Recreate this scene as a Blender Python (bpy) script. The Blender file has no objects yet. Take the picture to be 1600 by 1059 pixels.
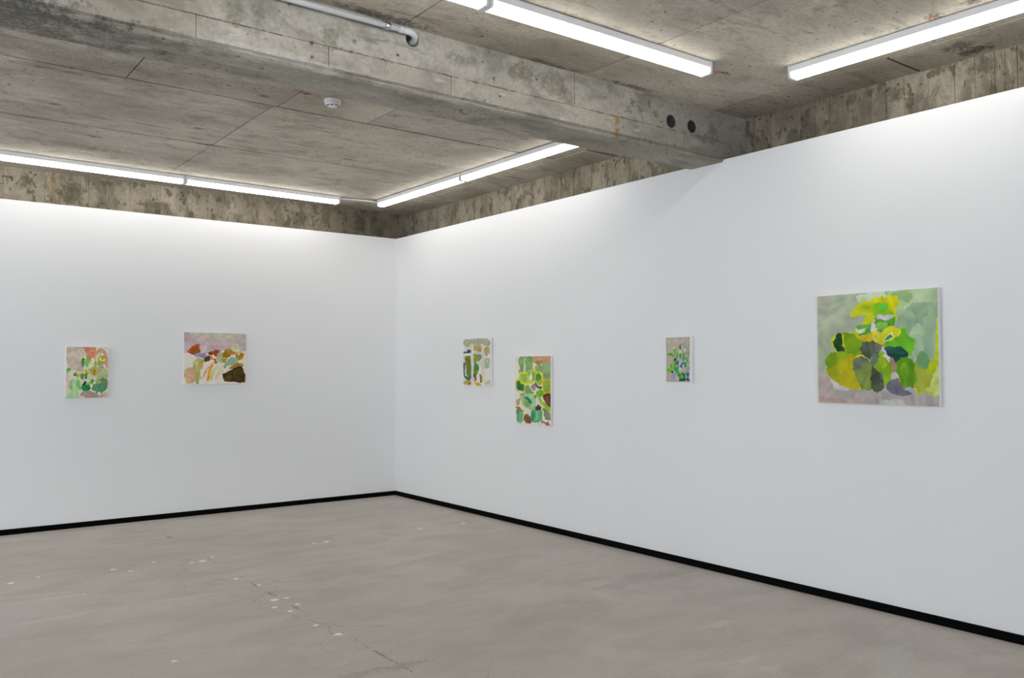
import bpy, bmesh, math, random
import numpy as np
from mathutils import Matrix, Vector

random.seed(7)
rng = np.random.default_rng(11)
S = bpy.context.scene
COL = S.collection

# ------------------------------------------------------------------ camera
CAM = (-4.9753, -8.8317, 1.4875)
YAW, PITCH, ROLL, FPX = 0.6478, 0.0329, -0.0011, 1337.34
fwd = Vector((math.sin(YAW)*math.cos(PITCH), math.cos(YAW)*math.cos(PITCH), math.sin(PITCH)))
rgt = Vector((math.cos(YAW), -math.sin(YAW), 0))
upv = rgt.cross(fwd)
r2 = rgt*math.cos(ROLL) + upv*math.sin(ROLL)
u2 = -rgt*math.sin(ROLL) + upv*math.cos(ROLL)
cd = bpy.data.cameras.new('camera')
cd.sensor_fit = 'HORIZONTAL'; cd.sensor_width = 36.0; cd.lens = FPX/1600*36.0
cd.clip_start = 0.05; cd.clip_end = 100
cam = bpy.data.objects.new('camera', cd); COL.objects.link(cam)
m = Matrix((r2, u2, -fwd)).transposed().to_4x4(); m.translation = CAM
cam.matrix_world = m
S.camera = cam

# ------------------------------------------------------------------ world, light levels, exposure
LAMP = 10.7                      # emission of the LED diffusers
LAMP_COL = (1.0, 0.975, 0.935)
w = bpy.data.worlds.new('world'); S.world = w; w.use_nodes = True
bg = w.node_tree.nodes['Background']
bg.inputs[0].default_value = (0.78, 0.88, 1.0, 1); bg.inputs[1].default_value = 4.75
S.view_settings.view_transform = 'Standard'
S.view_settings.look = 'None'
S.view_settings.exposure = 0.0
S.view_settings.gamma = 1.0
S.view_settings.use_curve_mapping = False
try:
    S.cycles.use_denoising = True; S.cycles.adaptive_threshold = 0.04
    S.cycles.max_bounces = 10; S.cycles.diffuse_bounces = 8
except Exception:
    pass

# ------------------------------------------------------------------ dimensions
H = 3.0            # white partition height
C = 3.345          # underside of ceiling
RX, RY = 0.30, 0.25   # set-back of the concrete walls behind the white ones
BF, BB, BZ = -4.81, -4.505, 2.983   # beam front, back, soffit
XL, YB = -9.0, -11.0  # room extents

# ------------------------------------------------------------------ helpers
def s2l(c):
    c = np.asarray(c, float)/255.0
    return np.where(c <= .04045, c/12.92, ((c+.055)/1.055)**2.4)
def hexc(h):
    h = h.lstrip('#'); return (int(h[0:2],16), int(h[2:4],16), int(h[4:6],16))

def obj(name, bm, mat, parent=None, smooth=False):
    me = bpy.data.meshes.new(name)
    bmesh.ops.recalc_face_normals(bm, faces=bm.faces[:])
    bm.to_mesh(me); bm.free()
    if mat is not None: me.materials.append(mat)
    if smooth:
        for p in me.polygons: p.use_smooth = True
    o = bpy.data.objects.new(name, me); COL.objects.link(o)
    if parent is not None: o.parent = parent
    return o
def empty(name, loc=(0,0,0), rotz=0):
    o = bpy.data.objects.new(name, None); COL.objects.link(o)
    o.location = loc; o.rotation_euler = (0,0,rotz); o.empty_display_size = .1
    return o
def tag(o, label=None, cat=None, group=None, kind=None):
    if label: o['label'] = label
    if cat: o['category'] = cat
    if group: o['group'] = group
    if kind: o['kind'] = kind
    return o
def bx(bm, x0, x1, y0, y1, z0, z1):
    v = [bm.verts.new((x,y,z)) for x in (x0,x1) for y in (y0,y1) for z in (z0,z1)]
    for f in ((0,1,3,2),(4,6,7,5),(0,4,5,1),(2,3,7,6),(0,2,6,4),(1,5,7,3)):
        bm.faces.new([v[i] for i in f])
    return bm
def box(*a): return bx(bmesh.new(), *a)
def bevel(bm, w, seg=1):
    bmesh.ops.bevel(bm, geom=bm.edges[:], offset=w, segments=seg, affect='EDGES', profile=.5)
    return bm
def tube(bm, pts, r, n=14, cap=True):
    pts = [Vector(p) for p in pts]; rings = []
    t0 = (pts[1]-pts[0]).normalized()
    a = Vector((0,0,1)) if abs(t0.z) < .9 else Vector((1,0,0))
    nrm = t0.cross(a).normalized()
    for i, p in enumerate(pts):
        if i == 0: t = t0
        elif i == len(pts)-1: t = (pts[i]-pts[i-1]).normalized()
        else: t = ((pts[i+1]-pts[i]).normalized()+(pts[i]-pts[i-1]).normalized()).normalized()
        nrm = (nrm - t*nrm.dot(t)).normalized(); b = t.cross(nrm)
        rr = r[i] if isinstance(r, (list,tuple)) else r
        rings.append([bm.verts.new(p + (nrm*math.cos(2*math.pi*k/n)+b*math.sin(2*math.pi*k/n))*rr) for k in range(n)])
    for A, B in zip(rings, rings[1:]):
        for k in range(n): bm.faces.new((A[k], A[(k+1)%n], B[(k+1)%n], B[k]))
    if cap:
        bm.faces.new(rings[0][::-1]); bm.faces.new(rings[-1])
    return bm
def lathe(prof, n=40, cz=-1):
    bm = bmesh.new(); rings = []
    for r, z in prof:
        rings.append([bm.verts.new((r*math.cos(2*math.pi*k/n), r*math.sin(2*math.pi*k/n), z)) for k in range(n)])
    for A, B in zip(rings, rings[1:]):
        for k in range(n): bm.faces.new((A[k], A[(k+1)%n], B[(k+1)%n], B[k]))
    bm.faces.new(rings[0]); bm.faces.new(rings[-1])
    return bm
def cut(o, cutters):
    """boolean difference of o with closed bmesh cutters, baked into the mesh"""
    for bm in cutters:
        c = obj('cutter', bm, None)
        md = o.modifiers.new('b', 'BOOLEAN'); md.operation = 'DIFFERENCE'; md.object = c; md.solver = 'EXACT'
        dg = bpy.context.evaluated_depsgraph_get(); dg.update()
        me = bpy.data.meshes.new_from_object(o.evaluated_get(dg))
        o.modifiers.clear(); old = o.data; o.data = me; bpy.data.meshes.remove(old)
        cm = c.data; bpy.data.objects.remove(c); bpy.data.meshes.remove(cm)

# ------------------------------------------------------------------ materials
class NT:
    def __init__(s, name):
        s.m = bpy.data.materials.new(name); s.m.use_nodes = True
        s.t = s.m.node_tree; s.b = s.t.nodes['Principled BSDF']
        s.pos = s.t.nodes.new('ShaderNodeNewGeometry').outputs['Position']
    def n(s, typ, **kw):
        x = s.t.nodes.new(typ)
        for k, v in kw.items(): setattr(x, k, v)
        return x
    def put(s, sock, v):
        if hasattr(v, 'is_linked') or isinstance(v, bpy.types.NodeSocket): s.t.links.new(v, sock)
        else: sock.default_value = v
    def math(s, op, a, b=0.0, c=None, clamp=False):
        x = s.n('ShaderNodeMath', operation=op, use_clamp=clamp)
        s.put(x.inputs[0], a); s.put(x.inputs[1], b)
        if c is not None: s.put(x.inputs[2], c)
        return x.outputs[0]
    def vmath(s, op, a, b):
        x = s.n('ShaderNodeVectorMath', operation=op); s.put(x.inputs[0], a); s.put(x.inputs[1], b)
        return x.outputs['Value'] if op in ('LENGTH','DISTANCE','DOT_PRODUCT') else x.outputs[0]
    def noise(s, scale, detail=5, rough=.55, stretch=None, off=(0,0,0), dist=0.0):
        v = s.pos
        if stretch or off != (0,0,0):
            v = s.vmath('MULTIPLY', v, stretch or (1,1,1)); v = s.vmath('ADD', v, off)
        x = s.n('ShaderNodeTexNoise'); s.t.links.new(v, x.inputs['Vector'])
        x.inputs['Scale'].default_value = scale; x.inputs['Detail'].default_value = detail
        x.inputs['Roughness'].default_value = rough; x.inputs['Distortion'].default_value = dist
        return x.outputs[0]
    def voro(s, scale, stretch=None, feature='F1'):
        v = s.vmath('MULTIPLY', s.pos, stretch) if stretch else s.pos
        x = s.n('ShaderNodeTexVoronoi', feature=feature); s.t.links.new(v, x.inputs['Vector'])
        x.inputs['Scale'].default_value = scale
        return x
    def ramp(s, v, lo, hi, a=0.0, b=1.0):
        x = s.n('ShaderNodeMapRange', clamp=True, interpolation_type='SMOOTHSTEP')
        s.put(x.inputs[0], v); x.inputs[1].default_value = lo; x.inputs[2].default_value = hi
        x.inputs[3].default_value = a; x.inputs[4].default_value = b
        return x.outputs[0]
    def mix(s, f, a, b, mode='MIX'):
        x = s.n('ShaderNodeMix', data_type='RGBA', blend_type=mode)
        s.put(x.inputs[0], f)
        for i, v in ((6,a),(7,b)):
            if isinstance(v, (tuple,list)): v = (*v[:3], 1)
            s.put(x.inputs[i], v)
        return x.outputs[2]
    def stain(s, col, centre, rad, colour, strength=1.0, rag=.9, rscale=18, soft=.75):
        d = s.vmath('SUBTRACT', s.pos, tuple(centre))
        d = s.vmath('DIVIDE', d, tuple(rad))
        L = s.n('ShaderNodeVectorMath', operation='LENGTH'); s.t.links.new(d, L.inputs[0])
        if not hasattr(s, '_rag'): s._rag = {}
        if rscale not in s._rag: s._rag[rscale] = s.noise(rscale, 3, .6)
        if not hasattr(s, '_brk'):
            s._brk = s.ramp(s.noise(55, 3, .7, None, (6,2,8)), .30, .62, .35, 1.0)
            s._brk2 = s.math('MULTIPLY', s.math('SUBTRACT', s.noise(90, 2, .6, None, (1,7,3)), .5), .9)
        v = s.math('MULTIPLY_ADD', s.math('SUBTRACT', s._rag[rscale], .5), rag*2.6, L.outputs['Value'])
        v = s.math('ADD', v, s._brk2)
        mk = s.math('MULTIPLY', s.ramp(v, 1.1, 1.1-soft, 0.0, strength), s._brk)
        return s.mix(mk, col, colour)
    def bump(s, h, strength=.3, dist=.01):
        x = s.n('ShaderNodeBump'); x.inputs['Strength'].default_value = strength; x.inputs['Distance'].default_value = dist
        s.t.links.new(h, x.inputs['Height']); s.t.links.new(x.outputs[0], s.b.inputs['Normal'])
    def done(s, col=None, rough=.8, metal=0.0, spec=.3):
        if col is not None:
            if isinstance(col, (tuple,list)): col = (*col[:3], 1)
            s.put(s.b.inputs['Base Color'], col)
        s.put(s.b.inputs['Roughness'], rough); s.b.inputs['Metallic'].default_value = metal
        s.b.inputs['Specular IOR Level'].default_value = spec
        return s.m
def paint(name, rgb, rough=.5, var=.02, spec=.4, metal=0.0):
    t = NT(name); nz = t.noise(3.0, 3)
    c = t.mix(t.ramp(nz, .3, .7), tuple(x*(1-var) for x in rgb), tuple(min(1,x*(1+var)) for x in rgb))
    return t.done(c, rough, metal, spec)

def concrete(name, light, dark, stretch_blotch=(1,1,1), blotch=(.45,.62,.5), stains=(), boards=None, pit=1.0, patch=None, bumpiness=.35, gain=1.35, scratch=(.5,3,1)):
    t = NT(name)
    light = tuple(v*gain for v in light); dark = tuple(v*gain for v in dark)
    big = t.noise(.9, 3, .6, stretch_blotch)
    mid = t.noise(4.5, 5, .62, stretch_blotch, (3.1,7.7,1.3), .4)
    fine = t.noise(38, 3, .65)
    c = t.mix(t.ramp(big, .32, .68), dark, light)
    c = t.mix(t.ramp(mid, blotch[0], blotch[1], 0, blotch[2]), c, tuple(v*.55 for v in dark))
    mid2 = t.noise(2.2, 4, .65, stretch_blotch, (13.1,2.7,5.3), .6)
    c = t.mix(t.ramp(mid2, .55, .72, 0, .45), c, tuple(min(1,v*1.2) for v in light))
    c = t.mix(t.ramp(fine, .35, .75, 0, .38), c, tuple(v*.6 for v in dark))
    # pits and form-release specks
    if pit:
        sp = t.voro(11.0); sp2 = t.noise(3.0, 3, .5, None, (5,1,9))
        dot = t.math('MULTIPLY', t.ramp(sp.outputs['Distance'], .13, .05), t.ramp(sp2, .44, .6, 0, .85*pit))
        c = t.mix(dot, c, tuple(v*.28 for v in dark))
        sp3 = t.noise(26, 2, .5, (1,1,1), (31,3,2)); sp4 = t.noise(1.7, 3, .5, None, (9,21,4))
        fl = t.math('MULTIPLY', t.ramp(sp3, .645, .70), t.ramp(sp4, .42, .58, 0, .75*pit))
        c = t.mix(fl, c, tuple(v*.38 for v in dark))
        sc = t.noise(5.0, 4, .65, scratch, (17,5,3), .3)
        c = t.mix(t.ramp(sc, .62, .70, 0, .35*pit), c, tuple(min(1,v*1.25) for v in light))
        sd = t.noise(4.0, 4, .65, scratch, (27,15,13), .3)
        c = t.mix(t.ramp(sd, .60, .68, 0, .45*pit), c, tuple(v*.6 for v in dark))
    if patch:
        pn = t.noise(patch[0], 4, .55, patch[1], (2.2,4.1,8.8), .3)
        c = t.mix(t.ramp(pn, patch[2], patch[2]+.04, 0, patch[3]), c, patch[4])
    if boards:
        oi = t.n('ShaderNodeObjectInfo')
        k = t.ramp(oi.outputs['Random'], 0, 1, boards[0], boards[1])
        hv = t.n('ShaderNodeHueSaturation'); t.t.links.new(c, hv.inputs['Color']); t.t.links.new(k, hv.inputs['Value']); c = hv.outputs[0]
    for st in stains: c = t.stain(c, *st)
    t.bump(fine, bumpiness, .006)
    return t.done(c, .85, 0, .25)

M = {}
def white_wall(name):
    t = NT(name); nz = t.noise(.35, 3, .5); f2 = t.noise(160, 2, .5)
    c = t.mix(t.ramp(nz, .3, .7), (.855,.855,.86), (.885,.885,.89))
    t.bump(f2, .05, .002)
    return t.done(c, .75, 0, .25)
M['wall'] = white_wall('white_painted_plasterboard')
M['black'] = paint('black_skirting_paint', (.0018,.0018,.002), .8, .1, .08)
LT, DK = (.40,.375,.325), (.235,.218,.182)
RED, RUST, INK = (.42,.09,.03), (.34,.15,.03), (.05,.045,.04)
M['ceiling'] = concrete('ceiling_cast_concrete', (.445,.405,.345), (.29,.262,.212), (1,1.6,1), (.49,.70,.5), boards=(.90,1.07), pit=1.2, stains=[
    ((-2.635,-3.409,C),(.085,.035,.05),RED,.7,1.0,40), ((-2.61,-3.40,C),(.05,.022,.05),INK,.9,.7,40),
    ((-2.828,-3.179,C),(.05,.035,.05),(.1,.09,.08),.85,.5,40),
    ((-.72,-5.36,C),(.05,.03,.05),RED,.8,1.0,50), ((-.66,-5.38,C),(.05,.022,.05),INK,.9,.8,40),
    ((-.486,-6.613,C),(.055,.05,.05),(.09,.07,.055),.9,1.0,40), ((-.49,-6.60,C),(.025,.02,.05),RED,.8,.8,50),
    ((-.512,-6.822,C),(.05,.05,.05),(.10,.075,.06),.9,1.0,40),
    ((-1.555,-1.897,C),(.10,.025,.05),(.15,.12,.07),.9,.5,30), ((-.661,-1.411,C),(.07,.03,.05),(.30,.12,.04),.8,.8,40),
    ((-.70,-1.39,C),(.06,.02,.05),INK,.7,.8,40), ((-.833,-6.081,C),(.06,.012,.05),RUST,.7,.6,40),
    ((-2.694,-1.65,C),(.14,.03,.05),(.10,.085,.055),.85,.8,30), ((-2.935,-2.094,C),(.05,.03,.05),INK,.8,.6,40),
    ((-3.54,-1.363,C),(.07,.03,.05),INK,.8,.7,40), ((-3.463,-.942,C),(.06,.03,.05),INK,.7,.7,40),
    ((-.719,-3.383,C),(.06,.03,.05),(.16,.14,.11),.8,.8,40), ((-3.935,-2.115,C),(.05,.03,.05),INK,.7,.6,40),
    ((-.795,-.807,C),(.11,.02,.05),INK,.6,.6,30), ((.194,-6.517,C),(.07,.13,.05),(.03,.027,.023),.9,.9,25),
    ((.05,-6.48,C),(.09,.12,.05),(.12,.10,.085),.8,.9,25),
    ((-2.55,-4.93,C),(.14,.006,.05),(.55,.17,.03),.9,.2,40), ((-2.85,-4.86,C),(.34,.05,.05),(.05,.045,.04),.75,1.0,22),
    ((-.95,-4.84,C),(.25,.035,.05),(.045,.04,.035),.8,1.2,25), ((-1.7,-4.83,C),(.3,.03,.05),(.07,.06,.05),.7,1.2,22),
    ((-4.0,-3.2,C),(.55,.35,.1),(.17,.155,.12),.5,1.2,6), ((-4.05,-2.9,C),(.3,.03,.1),(.10,.085,.06),.7,1.2,14),
    ((-3.7,-.95,C),(.5,.16,.1),(.16,.145,.11),.55,1.3,9), ((-1.05,-6.3,C),(.05,.05,.05),INK,.5,.8,40)])
M['joint'] = paint('dark_formwork_joint', (.075,.06,.04), .9, .3, .1)
M['beam'] = concrete('beam_cast_concrete', (.48,.455,.40), (.32,.295,.245), (.6,1,1.1), (.46,.66,.62), stains=[
    ((-1.072,BF,3.10),(.03,.05,.045),(.33,.15,.02),.95,.8,40), ((-1.067,BF,3.03),(.028,.05,.04),(.27,.13,.025),.9,.8,40),
    ((-1.62,BF,3.25),(.16,.1,.085),(.17,.155,.115),.75,1.0,12), ((-1.86,BF,3.25),(.14,.1,.085),(.16,.145,.105),.75,1.0,12),
    ((-1.50,BF,3.19),(.08,.1,.07),(.15,.13,.10),.7,1.0,16), ((-2.3,BF,3.24),(.14,.1,.04),(.16,.15,.12),.6,1.2,14),
    ((-3.10,BF,3.17),(.06,.1,.09),(.17,.16,.12),.7,1.0,16), ((-3.03,BF,3.24),(.05,.1,.08),(.20,.19,.15),.5,1.0,16),
    ((-3.60,BF,3.19),(.06,.1,.10),(.17,.16,.12),.7,1.0,16), ((-3.48,BF,3.21),(.04,.1,.12),(.18,.17,.13),.7,1.0,16),
    ((-2.82,BF,3.10),(.10,.1,.06),(.24,.21,.18),.6,1.1,14), ((-2.64,BF,3.05),(.22,.1,.07),(.36,.32,.28),.6,1.1,9),
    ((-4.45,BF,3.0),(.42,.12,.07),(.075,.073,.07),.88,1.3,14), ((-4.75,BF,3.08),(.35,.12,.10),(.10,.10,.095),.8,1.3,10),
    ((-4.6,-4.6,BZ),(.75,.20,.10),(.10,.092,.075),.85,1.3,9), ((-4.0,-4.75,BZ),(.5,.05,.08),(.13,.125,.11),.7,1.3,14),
    ((-3.4,BF,3.02),(.45,.1,.032),(.60,.60,.58),.5,1.0,10), ((-2.4,BF,3.0),(.6,.1,.02),(.55,.53,.49),.35,1.2,12),
    ((-2.9,BF,3.13),(1.2,.1,.006),(.13,.12,.10),.8,1.6,12), ((-1.3,BF,3.13),(1.2,.1,.006),(.13,.12,.10),.8,1.6,12), ((-3.9,BF,3.13),(.6,.1,.005),(.13,.12,.10),.8,1.6,12),
    ((-.92,BF,3.25),(.03,.1,.03),(.10,.095,.085),.7,.9,40), ((-.84,BF,3.22),(.03,.1,.03),(.10,.095,.085),.7,.9,40),
    ((-.76,BF,3.27),(.02,.1,.035),(.10,.095,.085),.7,.9,40), ((-.70,BF,3.21),(.03,.1,.035),(.10,.095,.085),.7,.9,40),
    ((-.95,BF,3.19),(.025,.1,.035),(.10,.095,.085),.6,.9,40), ((-.2,BF,3.13),(.2,.1,.035),(.13,.12,.09),.7,1.2,20),
    ((-.1,BF,3.20),(.06,.1,.06),(.13,.12,.11),.6,1.2,20), ((-3.2,BF,3.055),(.012,.05,.014),INK,.9,.5,60),
    ((-3.2,BF,3.125),(.012,.05,.014),INK,.9,.5,60), ((-2.06,BF,3.175),(.014,.05,.018),INK,.8,.5,60),
    ((-2.96,BF,3.19),(.014,.05,.014),(.08,.085,.09),.9,.5,60), ((-2.98,BF,3.13),(.02,.05,.012),INK,.8,.5,60)], bumpiness=.5, gain=1.0, scratch=(.6,1,2.5), pit=1.2)
M['upper'] = concrete('board_marked_concrete', (.43,.375,.29), (.265,.228,.165), (1.7,1.7,.9), (.45,.62,.7), boards=(.93,1.06), pit=1.4, scratch=(3.2,3.2,.9),
    patch=(12.0,(1,1,.7),.58,.7,(.115,.098,.066)), stains=[
    ((-3.425,RY,3.162),(.085,.1,.10),(.13,.115,.075),.92,.55,16,.1), ((-3.53,RY,3.172),(.035,.1,.05),(.12,.105,.07),.9,.9,30),
    ((-3.575,RY,3.27),(.02,.1,.09),(.30,.14,.03),.85,.8,30), ((-3.578,RY,3.10),(.012,.1,.12),(.28,.14,.04),.6,.8,30),
    ((-3.96,RY,3.251),(.06,.1,.016),INK,.85,.4,30), ((-3.80,RY,3.24),(.07,.1,.09),(.11,.095,.06),.85,1.0,20),
    ((-2.60,RY,3.13),(.12,.1,.05),(.14,.12,.06),.85,.9,16), ((-2.75,RY,3.13),(.08,.1,.03),(.14,.11,.06),.8,.9,20),
    ((-1.12,RY,3.16),(.18,.1,.10),(.09,.08,.055),.75,1.0,12), ((-.35,RY,3.2),(.10,.1,.14),(.08,.07,.05),.7,1.0,12),
    ((RX,-6.523,3.27),(.1,.10,.06),(.13,.115,.08),.8,1.0,20), ((RX,-5.655,3.29),(.1,.06,.05),(.12,.105,.075),.8,1.0,24),
    ((RX,-5.95,3.25),(.1,.09,.06),(.12,.105,.075),.8,1.0,20), ((RX,-5.30,3.24),(.1,.05,.07),(.12,.105,.075),.8,1.0,24),
    ((RX,-1.75,3.30),(.1,.12,.04),(.11,.10,.07),.7,1.0,20)], bumpiness=.45, gain=1.06)

def floor_mat():
    t = NT('polished_concrete_floor')
    big = t.noise(.55, 5, .6, (1,1,1), (4,2,0)); mid = t.noise(2.4, 6, .62, (.7,1.3,1), (1,8,0), .5)
    sw = t.noise(1.3, 6, .7, (.5,1.5,1), (7,3,1), 1.2); fine = t.noise(45, 4, .6)
    c = t.mix(t.ramp(big, .3, .7), (.47,.425,.37), (.565,.52,.46))
    c = t.mix(t.ramp(mid, .40, .66, 0, .62), c, (.41,.367,.312))
    c = t.mix(t.ramp(sw, .52, .72, 0, .6), c, (.59,.57,.53))
    c = t.mix(t.ramp(fine, .4, .75, 0, .25), c, (.31,.29,.255))
    sp = t.voro(9.0); c = t.mix(t.math('MULTIPLY', t.ramp(sp.outputs['Distance'], .045, .02), t.ramp(t.noise(1.3,2), .5,.6,0,.6)), c, (.08,.075,.07))
    # scuffs with a shape of their own
    for st in [((-2.80,-5.06,0),(.16,.05,.1),(.27,.25,.225),.7,1.0,20), ((-3.03,-5.03,0),(.16,.05,.1),(.27,.25,.225),.6,1.0,20),
               ((-1.65,-4.82,0),(.6,.22,.1),(.38,.345,.30),.6,1.2,6), ((-.5,-4.55,0),(.6,.12,.1),(.33,.31,.275),.6,1.3,6),
               ((-1.38,-6.2,0),(.10,.05,.1),(.68,.66,.63),.4,1.3,14), ((-1.36,-6.04,0),(.12,.04,.1),(.68,.66,.63),.4,1.3,14),
               ((-1.0,-5.55,0),(.15,.06,.1),(.66,.65,.61),.5,1.0,16), ((-3.3,-3.1,0),(.22,.04,.1),(.66,.645,.61),.5,1.0,16),
               ((-3.9,-2.6,0),(.3,.04,.1),(.65,.635,.60),.5,1.0,16), ((-4.0,-3.1,0),(.25,.05,.1),(.64,.625,.59),.5,1.0,16)]:
        c = t.stain(c, *st)
    # hairline cracks along the pour joint
    cr = t.n('ShaderNodeTexVoronoi', feature='DISTANCE_TO_EDGE')
    wv = t.n('ShaderNodeVectorMath', operation='MULTIPLY_ADD')
    nn = t.n('ShaderNodeTexNoise'); t.t.links.new(t.pos, nn.inputs['Vector']); nn.inputs['Scale'].default_value = 4.0
    t.t.links.new(nn.outputs['Color'], wv.inputs[0]); wv.inputs[1].default_value = (.35,.35,0); t.t.links.new(t.pos, wv.inputs[2])
    t.t.links.new(wv.outputs[0], cr.inputs['Vector']); cr.inputs['Scale'].default_value = 1.1
    band = t.math('ABSOLUTE', t.math('ADD', t.n('ShaderNodeSeparateXYZ').outputs[0], 2.81))
    sx = [n for n in t.t.nodes if n.bl_idname == 'ShaderNodeSeparateXYZ'][0]; t.t.links.new(t.pos, sx.inputs[0])
    line = t.math('ADD', band, t.math('MULTIPLY', t.math('SUBTRACT', t.noise(3.5,5,.7,None,(2,2,2)), .5), .16))
    line = t.math('ABSOLUTE', line)
    jn = t.math('MULTIPLY', t.ramp(line, .012, .004), t.ramp(t.noise(2.0,2,.5,None,(8,8,8)), .46, .56, 0, .55))
    c = t.mix(jn, c, (.10,.09,.08))
    ck = t.math('MULTIPLY', t.ramp(cr.outputs['Distance'], .006, .001), t.ramp(band, .55, .1, 0, .35))
    c = t.mix(ck, c, (.12,.11,.095))
    t.bump(fine, .06, .003)
    r = t.ramp(sw, .3, .7, .42, .62)
    return t.done(c, r, 0, .35)
M['floor'] = floor_mat()
M['fleck'] = paint('dried_white_paint', (.86,.85,.82), .6)
M['housing'] = paint('white_powder_coat', (.84,.85,.86), .45, .01)
M['cap'] = paint('white_plastic_cap', (.80,.81,.82), .4, .01)
M['pvc'] = paint('pale_grey_pvc', (.70,.715,.75), .35, .02)
M['zinc'] = paint('zinc_plated_steel', (.62,.63,.64), .3, .05, .5, 1.0)
M['plastic'] = paint('white_detector_plastic', (.80,.81,.83), .4, .01)
M['slot'] = paint('dark_slot', (.02,.025,.03), .7, .1)
M['sleeve'] = paint('dark_sleeve_lining', (.035,.032,.03), .8, .2)
M['canvas'] = paint('primed_white_canvas', (.86,.865,.87), .8, .02, .2)
M['frame'] = paint('white_lacquered_frame', (.84,.85,.86), .5, .01, .4)
M['backing'] = paint('raw_backing_board', (.42,.37,.30), .9, .05, .1)
t = NT('led_diffuser'); t.t.nodes.remove(t.b)
em = t.n('ShaderNodeEmission'); em.inputs[0].default_value = (*LAMP_COL, 1); em.inputs[1].default_value = LAMP
t.t.links.new(em.outputs[0], t.t.nodes['Material Output'].inputs[0]); M['led'] = t.m
def glassmat():
    t = NT('window_glass'); t.t.nodes.remove(t.b)
    tr = t.n('ShaderNodeBsdfTransparent'); gl = t.n('ShaderNodeBsdfGlossy'); gl.inputs['Roughness'].default_value = .02
    mx = t.n('ShaderNodeMixShader'); mx.inputs[0].default_value = .06
    t.t.links.new(tr.outputs[0], mx.inputs[1]); t.t.links.new(gl.outputs[0], mx.inputs[2])
    t.t.links.new(mx.outputs[0], t.t.nodes['Material Output'].inputs[0]); return t.m
M['glass'] = glassmat()

def struct(name, bm, mat, parent=None):
    o = obj(name, bm, mat, parent)
    if parent is None: o['kind'] = 'structure'
    return o

# ------------------------------------------------------------------ shell
fl = struct('floor', box(XL-.2, RX+.2, YB-.2, RY+.2, -.12, 0), M['floor'])
struct('wall_left', box(XL, .10, 0, .10, 0, H), M['wall'])
# right partition, notched where the beam comes through it
b = bmesh.new()
prof = [(RY,0),(YB,0),(YB,H),(BF,H),(BF,BZ),(BB,BZ),(BB,H),(RY,H)]
prof[0] = (0,0); prof[-1] = (0,H)
va = [b.verts.new((0,y,z)) for y,z in prof]; vb = [b.verts.new((.10,y,z)) for y,z in prof]
b.faces.new(va); b.faces.new(vb)
for i in range(len(prof)):
    j = (i+1) % len(prof); b.faces.new((va[i],va[j],vb[j],vb[i]))
struct('wall_right', b, M['wall'])
# black skirting: mitred strip with a tiny chamfer on its top edge
def skirting(name, pts):
    b = bmesh.new(); n = len(pts)
    for P in pts: pass
    A = [b.verts.new(p) for p in pts[0]]; B = [b.verts.new(p) for p in pts[1]]
    k = len(A)
    for i in range(k): b.faces.new((A[i], A[(i+1)%k], B[(i+1)%k], B[i]))
    b.faces.new(A); b.faces.new(B)
    return struct(name, b, M['black'])
def prof_l(x, m): return [(x,-.0005,0),(x-m*.009,-.009,0),(x-m*.009,-.009,.047),(x-m*.006,-.006,.05),(x,-.0005,.05)]
def prof_r(y, m): return [(-.0005,y,0),(-.009,y-m*.009,0),(-.009,y-m*.009,.047),(-.006,y-m*.006,.05),(-.0005,y,.05)]
skirting('baseboard_left', [prof_l(-.0005,1), prof_l(XL,0)])
skirting('baseboard_right', [prof_r(-.0005,1), prof_r(YB,0)])

# concrete walls above the partitions: slab + individual board imprints
def upper_wall(name, axis, cuts, a0, a1):
    if axis == 'x': bm = box(a0, a1, RY+.006, RY+.2, 0, C+.1)
    else: bm = box(RX+.006, RX+.2, a0, a1, 0, C+.1)
    o = struct(name, bm, M['upper'])
    for i in range(len(cuts)-1):
        lo, hi = sorted((cuts[i], cuts[i+1]))
        d = random.uniform(-.002, .002); g = .0014
        if axis == 'x': bm = box(lo+g, hi-g, RY+d, RY+.012, H-.06, C+.004)
        else: bm = box(RX+d, RX+.012, lo+g, hi-g, H-.06, C+.004)
        obj('board_imprint', bm, M['upper'], o)
    return o
lc = [-4.62,-4.48,-4.22,-3.983,-3.791,-3.642,-3.556,-3.34,-3.267,-3.083,-2.888,-2.74,-2.6,-2.44,-2.282,-2.12,-1.948,-1.79,-1.635,-1.383,-1.23,-1.084,-.93,-.773,-.638,-.52,-.409,-.30,-.183,-.09,-.028,.07,.16,RX-.004]
upper_wall('wall_left_upper', 'x', lc, XL-.2, RX+.2)
rc = [RY-.004,.13,.025,-.1,-.21,-.309,-.491,-.60,-.694,-.81,-.93,-1.06,-1.18,-1.314,-1.41,-1.503,-1.66,-1.852,-1.95,-2.056,-2.2,-2.382,-2.5,-2.64,-2.827,-2.908,-3.05,-3.203,-3.4,-3.6,-3.78,-3.95,-4.15,-4.33,BB]
rc2 = [BF,-4.873,-5.014,-5.14,-5.272,-5.38,-5.495,-5.63,-5.795,-5.9,-6.022,-6.18,-6.341,-6.46,-6.574,-6.63,-6.697,-6.82,-7.0,-7.2,-7.4]
wru = upper_wall('wall_right_upper', 'y', rc, YB-.2, RY+.2)
for i in range(len(rc2)-1):
    d = random.uniform(-.002, .002); g = .0014
    if i == 0: d = -.03
    obj('board_imprint', box(RX+d, RX+.012, rc2[i+1]+g, rc2[i]-g, H-.06, C+.004), M['upper'], wru)

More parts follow.
